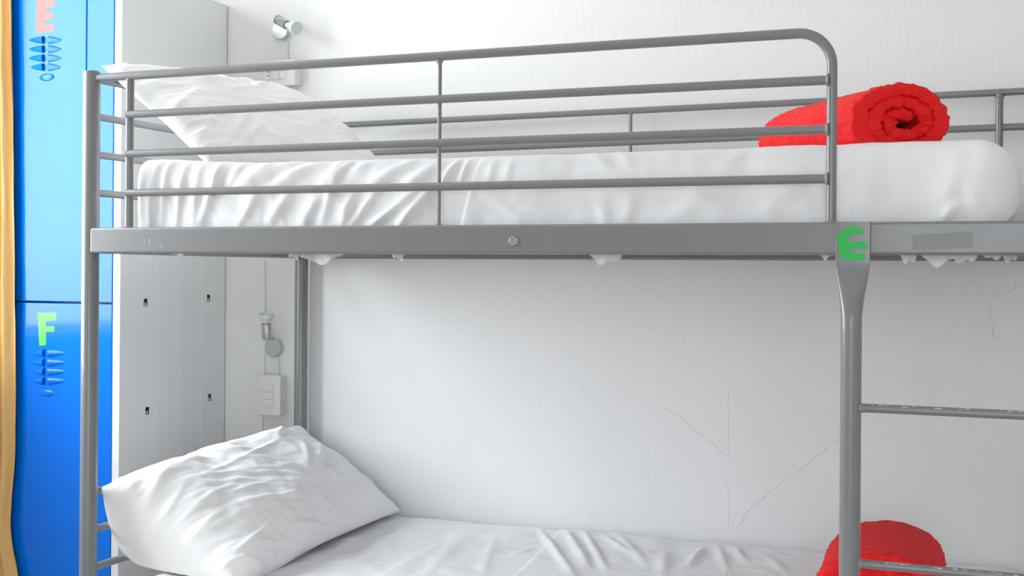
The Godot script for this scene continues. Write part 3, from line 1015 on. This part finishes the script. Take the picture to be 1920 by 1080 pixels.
# ---------- curtain drawn to the side of the window
func curtain() -> void:
	var t := thing("curtain", "ochre yellow curtain drawn aside next to the blue locker", "curtain", P(-0.71, -EYE + 0.02, 0.43))
	var edge := [[1.6, -0.66], [0.756, -0.652], [0.455, -0.643], [0.004, -0.633], [-0.35, -0.626], [-0.52, -0.626], [-0.66, -0.638], [-0.74, -0.641], [-0.80, -0.630], [-0.863, -0.611], [-1.15, -0.585]]
	var nu := 90
	var nv := 70
	var pts := PackedVector3Array()
	for side in 2:
		for i in nu:
			for j in nv:
				var y := lerpf(1.50, -EYE + 0.02, j / (nv - 1.0))
				var e := -0.64
				for k in edge.size() - 1:
					if y <= edge[k][0] and y >= edge[k + 1][0]:
						e = lerpf(edge[k + 1][1], edge[k][1], (y - edge[k + 1][0]) / (edge[k][0] - edge[k + 1][0]))
				var p := i / (nu - 1.0)
				var s := lerpf(-0.785, e - 0.018, p)
				var z := 0.440 + 0.012 * sin(p * 21.0 + 0.5 + 0.3 * sin(y * 2.0)) + 0.005 * n1.get_noise_2d(p * 6.0, y * 2.5)
				pts.append(P(s - side * 0.0008, y, z + side * 0.0016))
	part("cloth", shell(pts, nu, nv), M.curtain, t)
	part("curtain_rod", tube(P(-0.70, 1.515, 0.46), P(-0.70, 1.515, -1.5), 0.010, 16), M.frame, t)

# ---------- lamps, switch boxes and cables on the wall
func wall_fittings() -> void:
	var w := WALL_Z
	# upper lamp
	var a := thing("wall_lamp", "small chrome spot lamp on the wall above the upper bunk", "lamp", P(-0.092, 0.69, w), "bedside wall lamps")
	var dc := at_z(530, 59, w)
	lamp_parts(a, Vector3(dc.x, dc.y, -w), at_z(519, 36, 0.905), at_z(538, 47, 0.888), at_z(556, 53, 0.868), 0.0285)
	part("cable", tube(at_z(540, 76, w - 0.002), at_z(540, 112, w - 0.002), 0.0022, 10), M.cable, a)
	# lower lamp
	var b := thing("wall_lamp", "small grey spot lamp turned upwards on the wall above the lower pillow", "lamp", P(-0.112, -0.27, w), "bedside wall lamps")
	var db := at_z(517, 652, w)
	lamp_parts(b, Vector3(db.x, db.y, -w), at_z(501, 637, 0.915), at_z(499, 607, 0.908), at_z(499.5, 590, 0.902), 0.0295)
	for q in [[497, 488, 497, 640], [497, 660, 496, 706], [523, 672, 524, 706], [493, 775, 493, 830]]:
		part("cable", tube(at_z(q[0], q[1], w - 0.002), at_z(q[2], q[3], w - 0.002), 0.0020, 10), M.cable, b)
	# switch boxes
	var c := thing("switch_box", "white socket and switch box under the upper wall lamp", "switch", P(-0.088, 0.55, w))
	var p0 := at_z(489, 163, 0.921)
	var p1 := at_z(553, 110, 0.921)
	part("box", span(Vector3(p0.x + 0.002, p0.y + 0.002, -w), Vector3(p1.x - 0.002, p1.y - 0.002, -0.927), 0.003), M.plastic, c)
	part("cover_plate", span(Vector3(p0.x, p0.y, -0.929), Vector3(p1.x, p1.y, -0.921), 0.003), M.plastic, c)
	var x0 := at_z(501, 136, 0.92).x
	var x3 := at_z(536, 136, 0.92).x
	var ya := at_z(520, 148, 0.92).y
	var yb := at_z(520, 122, 0.92).y
	for k in 2:
		var xa := lerpf(x0, x3, 0.28 + 0.36 * k)
		part("switch", span(Vector3(xa + 0.0006, ya, -0.923), Vector3(lerpf(x0, x3, 0.64 + 0.36 * k) - 0.0006, yb, -0.9185), 0.001), M.plastic, c)
	part("socket", span(Vector3(x0, ya, -0.923), Vector3(lerpf(x0, x3, 0.27), yb, -0.9195), 0.001), M.plastic, c)
	for v in [128, 135, 142]:
		var h := at_z(504, v, 0.9195)
		part("socket_hole", lathe(h, Vector3(0, 0, 1), [[-0.001, 0], [-0.001, 0.0022], [0.0003, 0.0022], [0.0003, 0]], 12), M.dark, c)
	var d := thing("switch_box", "white three switch box under the lower wall lamp", "switch", P(-0.113, -0.44, w))
	p0 = at_z(483, 778, 0.923)
	p1 = at_z(525, 704, 0.923)
	part("box", span(Vector3(p0.x + 0.002, p0.y + 0.002, -w), Vector3(p1.x - 0.002, p1.y - 0.002, -0.929), 0.003), M.plastic, d)
	part("cover_plate", span(Vector3(p0.x, p0.y, -0.931), Vector3(p1.x, p1.y, -0.923), 0.003), M.plastic, d)
	for v in [[722, 734], [735.5, 747.5], [749, 762]]:
		var q0 := at_z(489, v[1], 0.922)
		var q1 := at_z(513, v[0], 0.922)
		part("switch", span(Vector3(q0.x, q0.y, -0.925), Vector3(q1.x, q1.y, -0.9195), 0.0012), M.plastic, d)
func lamp_parts(t: Node, base: Vector3, tail: Vector3, mid: Vector3, face: Vector3, r: float) -> void:
	part("base", lathe(base, Vector3(0, 0, 1), [[0, 0], [0, r], [0, r], [0.014, r], [0.0165, r * 0.97], [0.018, r * 0.9], [0.018, r * 0.9], [0.018, 0]], 40), M.chrome, t)
	var ax := (mid - tail).normalized()
	var l := (mid - tail).length()
	part("head", lathe(tail, ax, [[0, 0], [0, 0.009], [0.002, 0.0125], [0.005, 0.0152], [l, 0.0152], [l, 0.0152], [l, 0.0125], [l, 0.0125], [l - 0.006, 0.012], [l - 0.006, 0]], 32), M.chrome, t)
	part("collar", lathe(tail + ax * (l - 0.003), ax, [[0, 0], [0, 0.0118], [0.004, 0.0118], [0.004, 0]], 24), M.chrome_dark, t)
	var ft := (face - mid)
	var fl := ft.length()
	part("bulb", lathe(mid, ft, [[0.0, 0], [0.0, 0.0095], [fl * 0.35, 0.0125], [fl * 0.8, 0.0205], [fl * 0.95, 0.0218], [fl, 0.0212], [fl + 0.001, 0.019], [fl + 0.001, 0.019], [fl - 0.001, 0.0185], [fl - 0.001, 0]], 36), M.bulb, t)
	part("bulb_face", lathe(mid, ft, [[fl - 0.0008, 0.0185], [fl - 0.0002, 0.012], [fl, 0]], 36), M.bulb_face, t)
	var kn := tail.lerp(mid, 0.2)
	var st := start()
	add_tube(st, PackedVector3Array([Vector3(kn.x, kn.y, base.z + 0.016).lerp(Vector3(base.x, base.y, base.z + 0.016), 0.25), kn]), 0.0045, 14)
	part("arm", done(st), M.chrome, t)
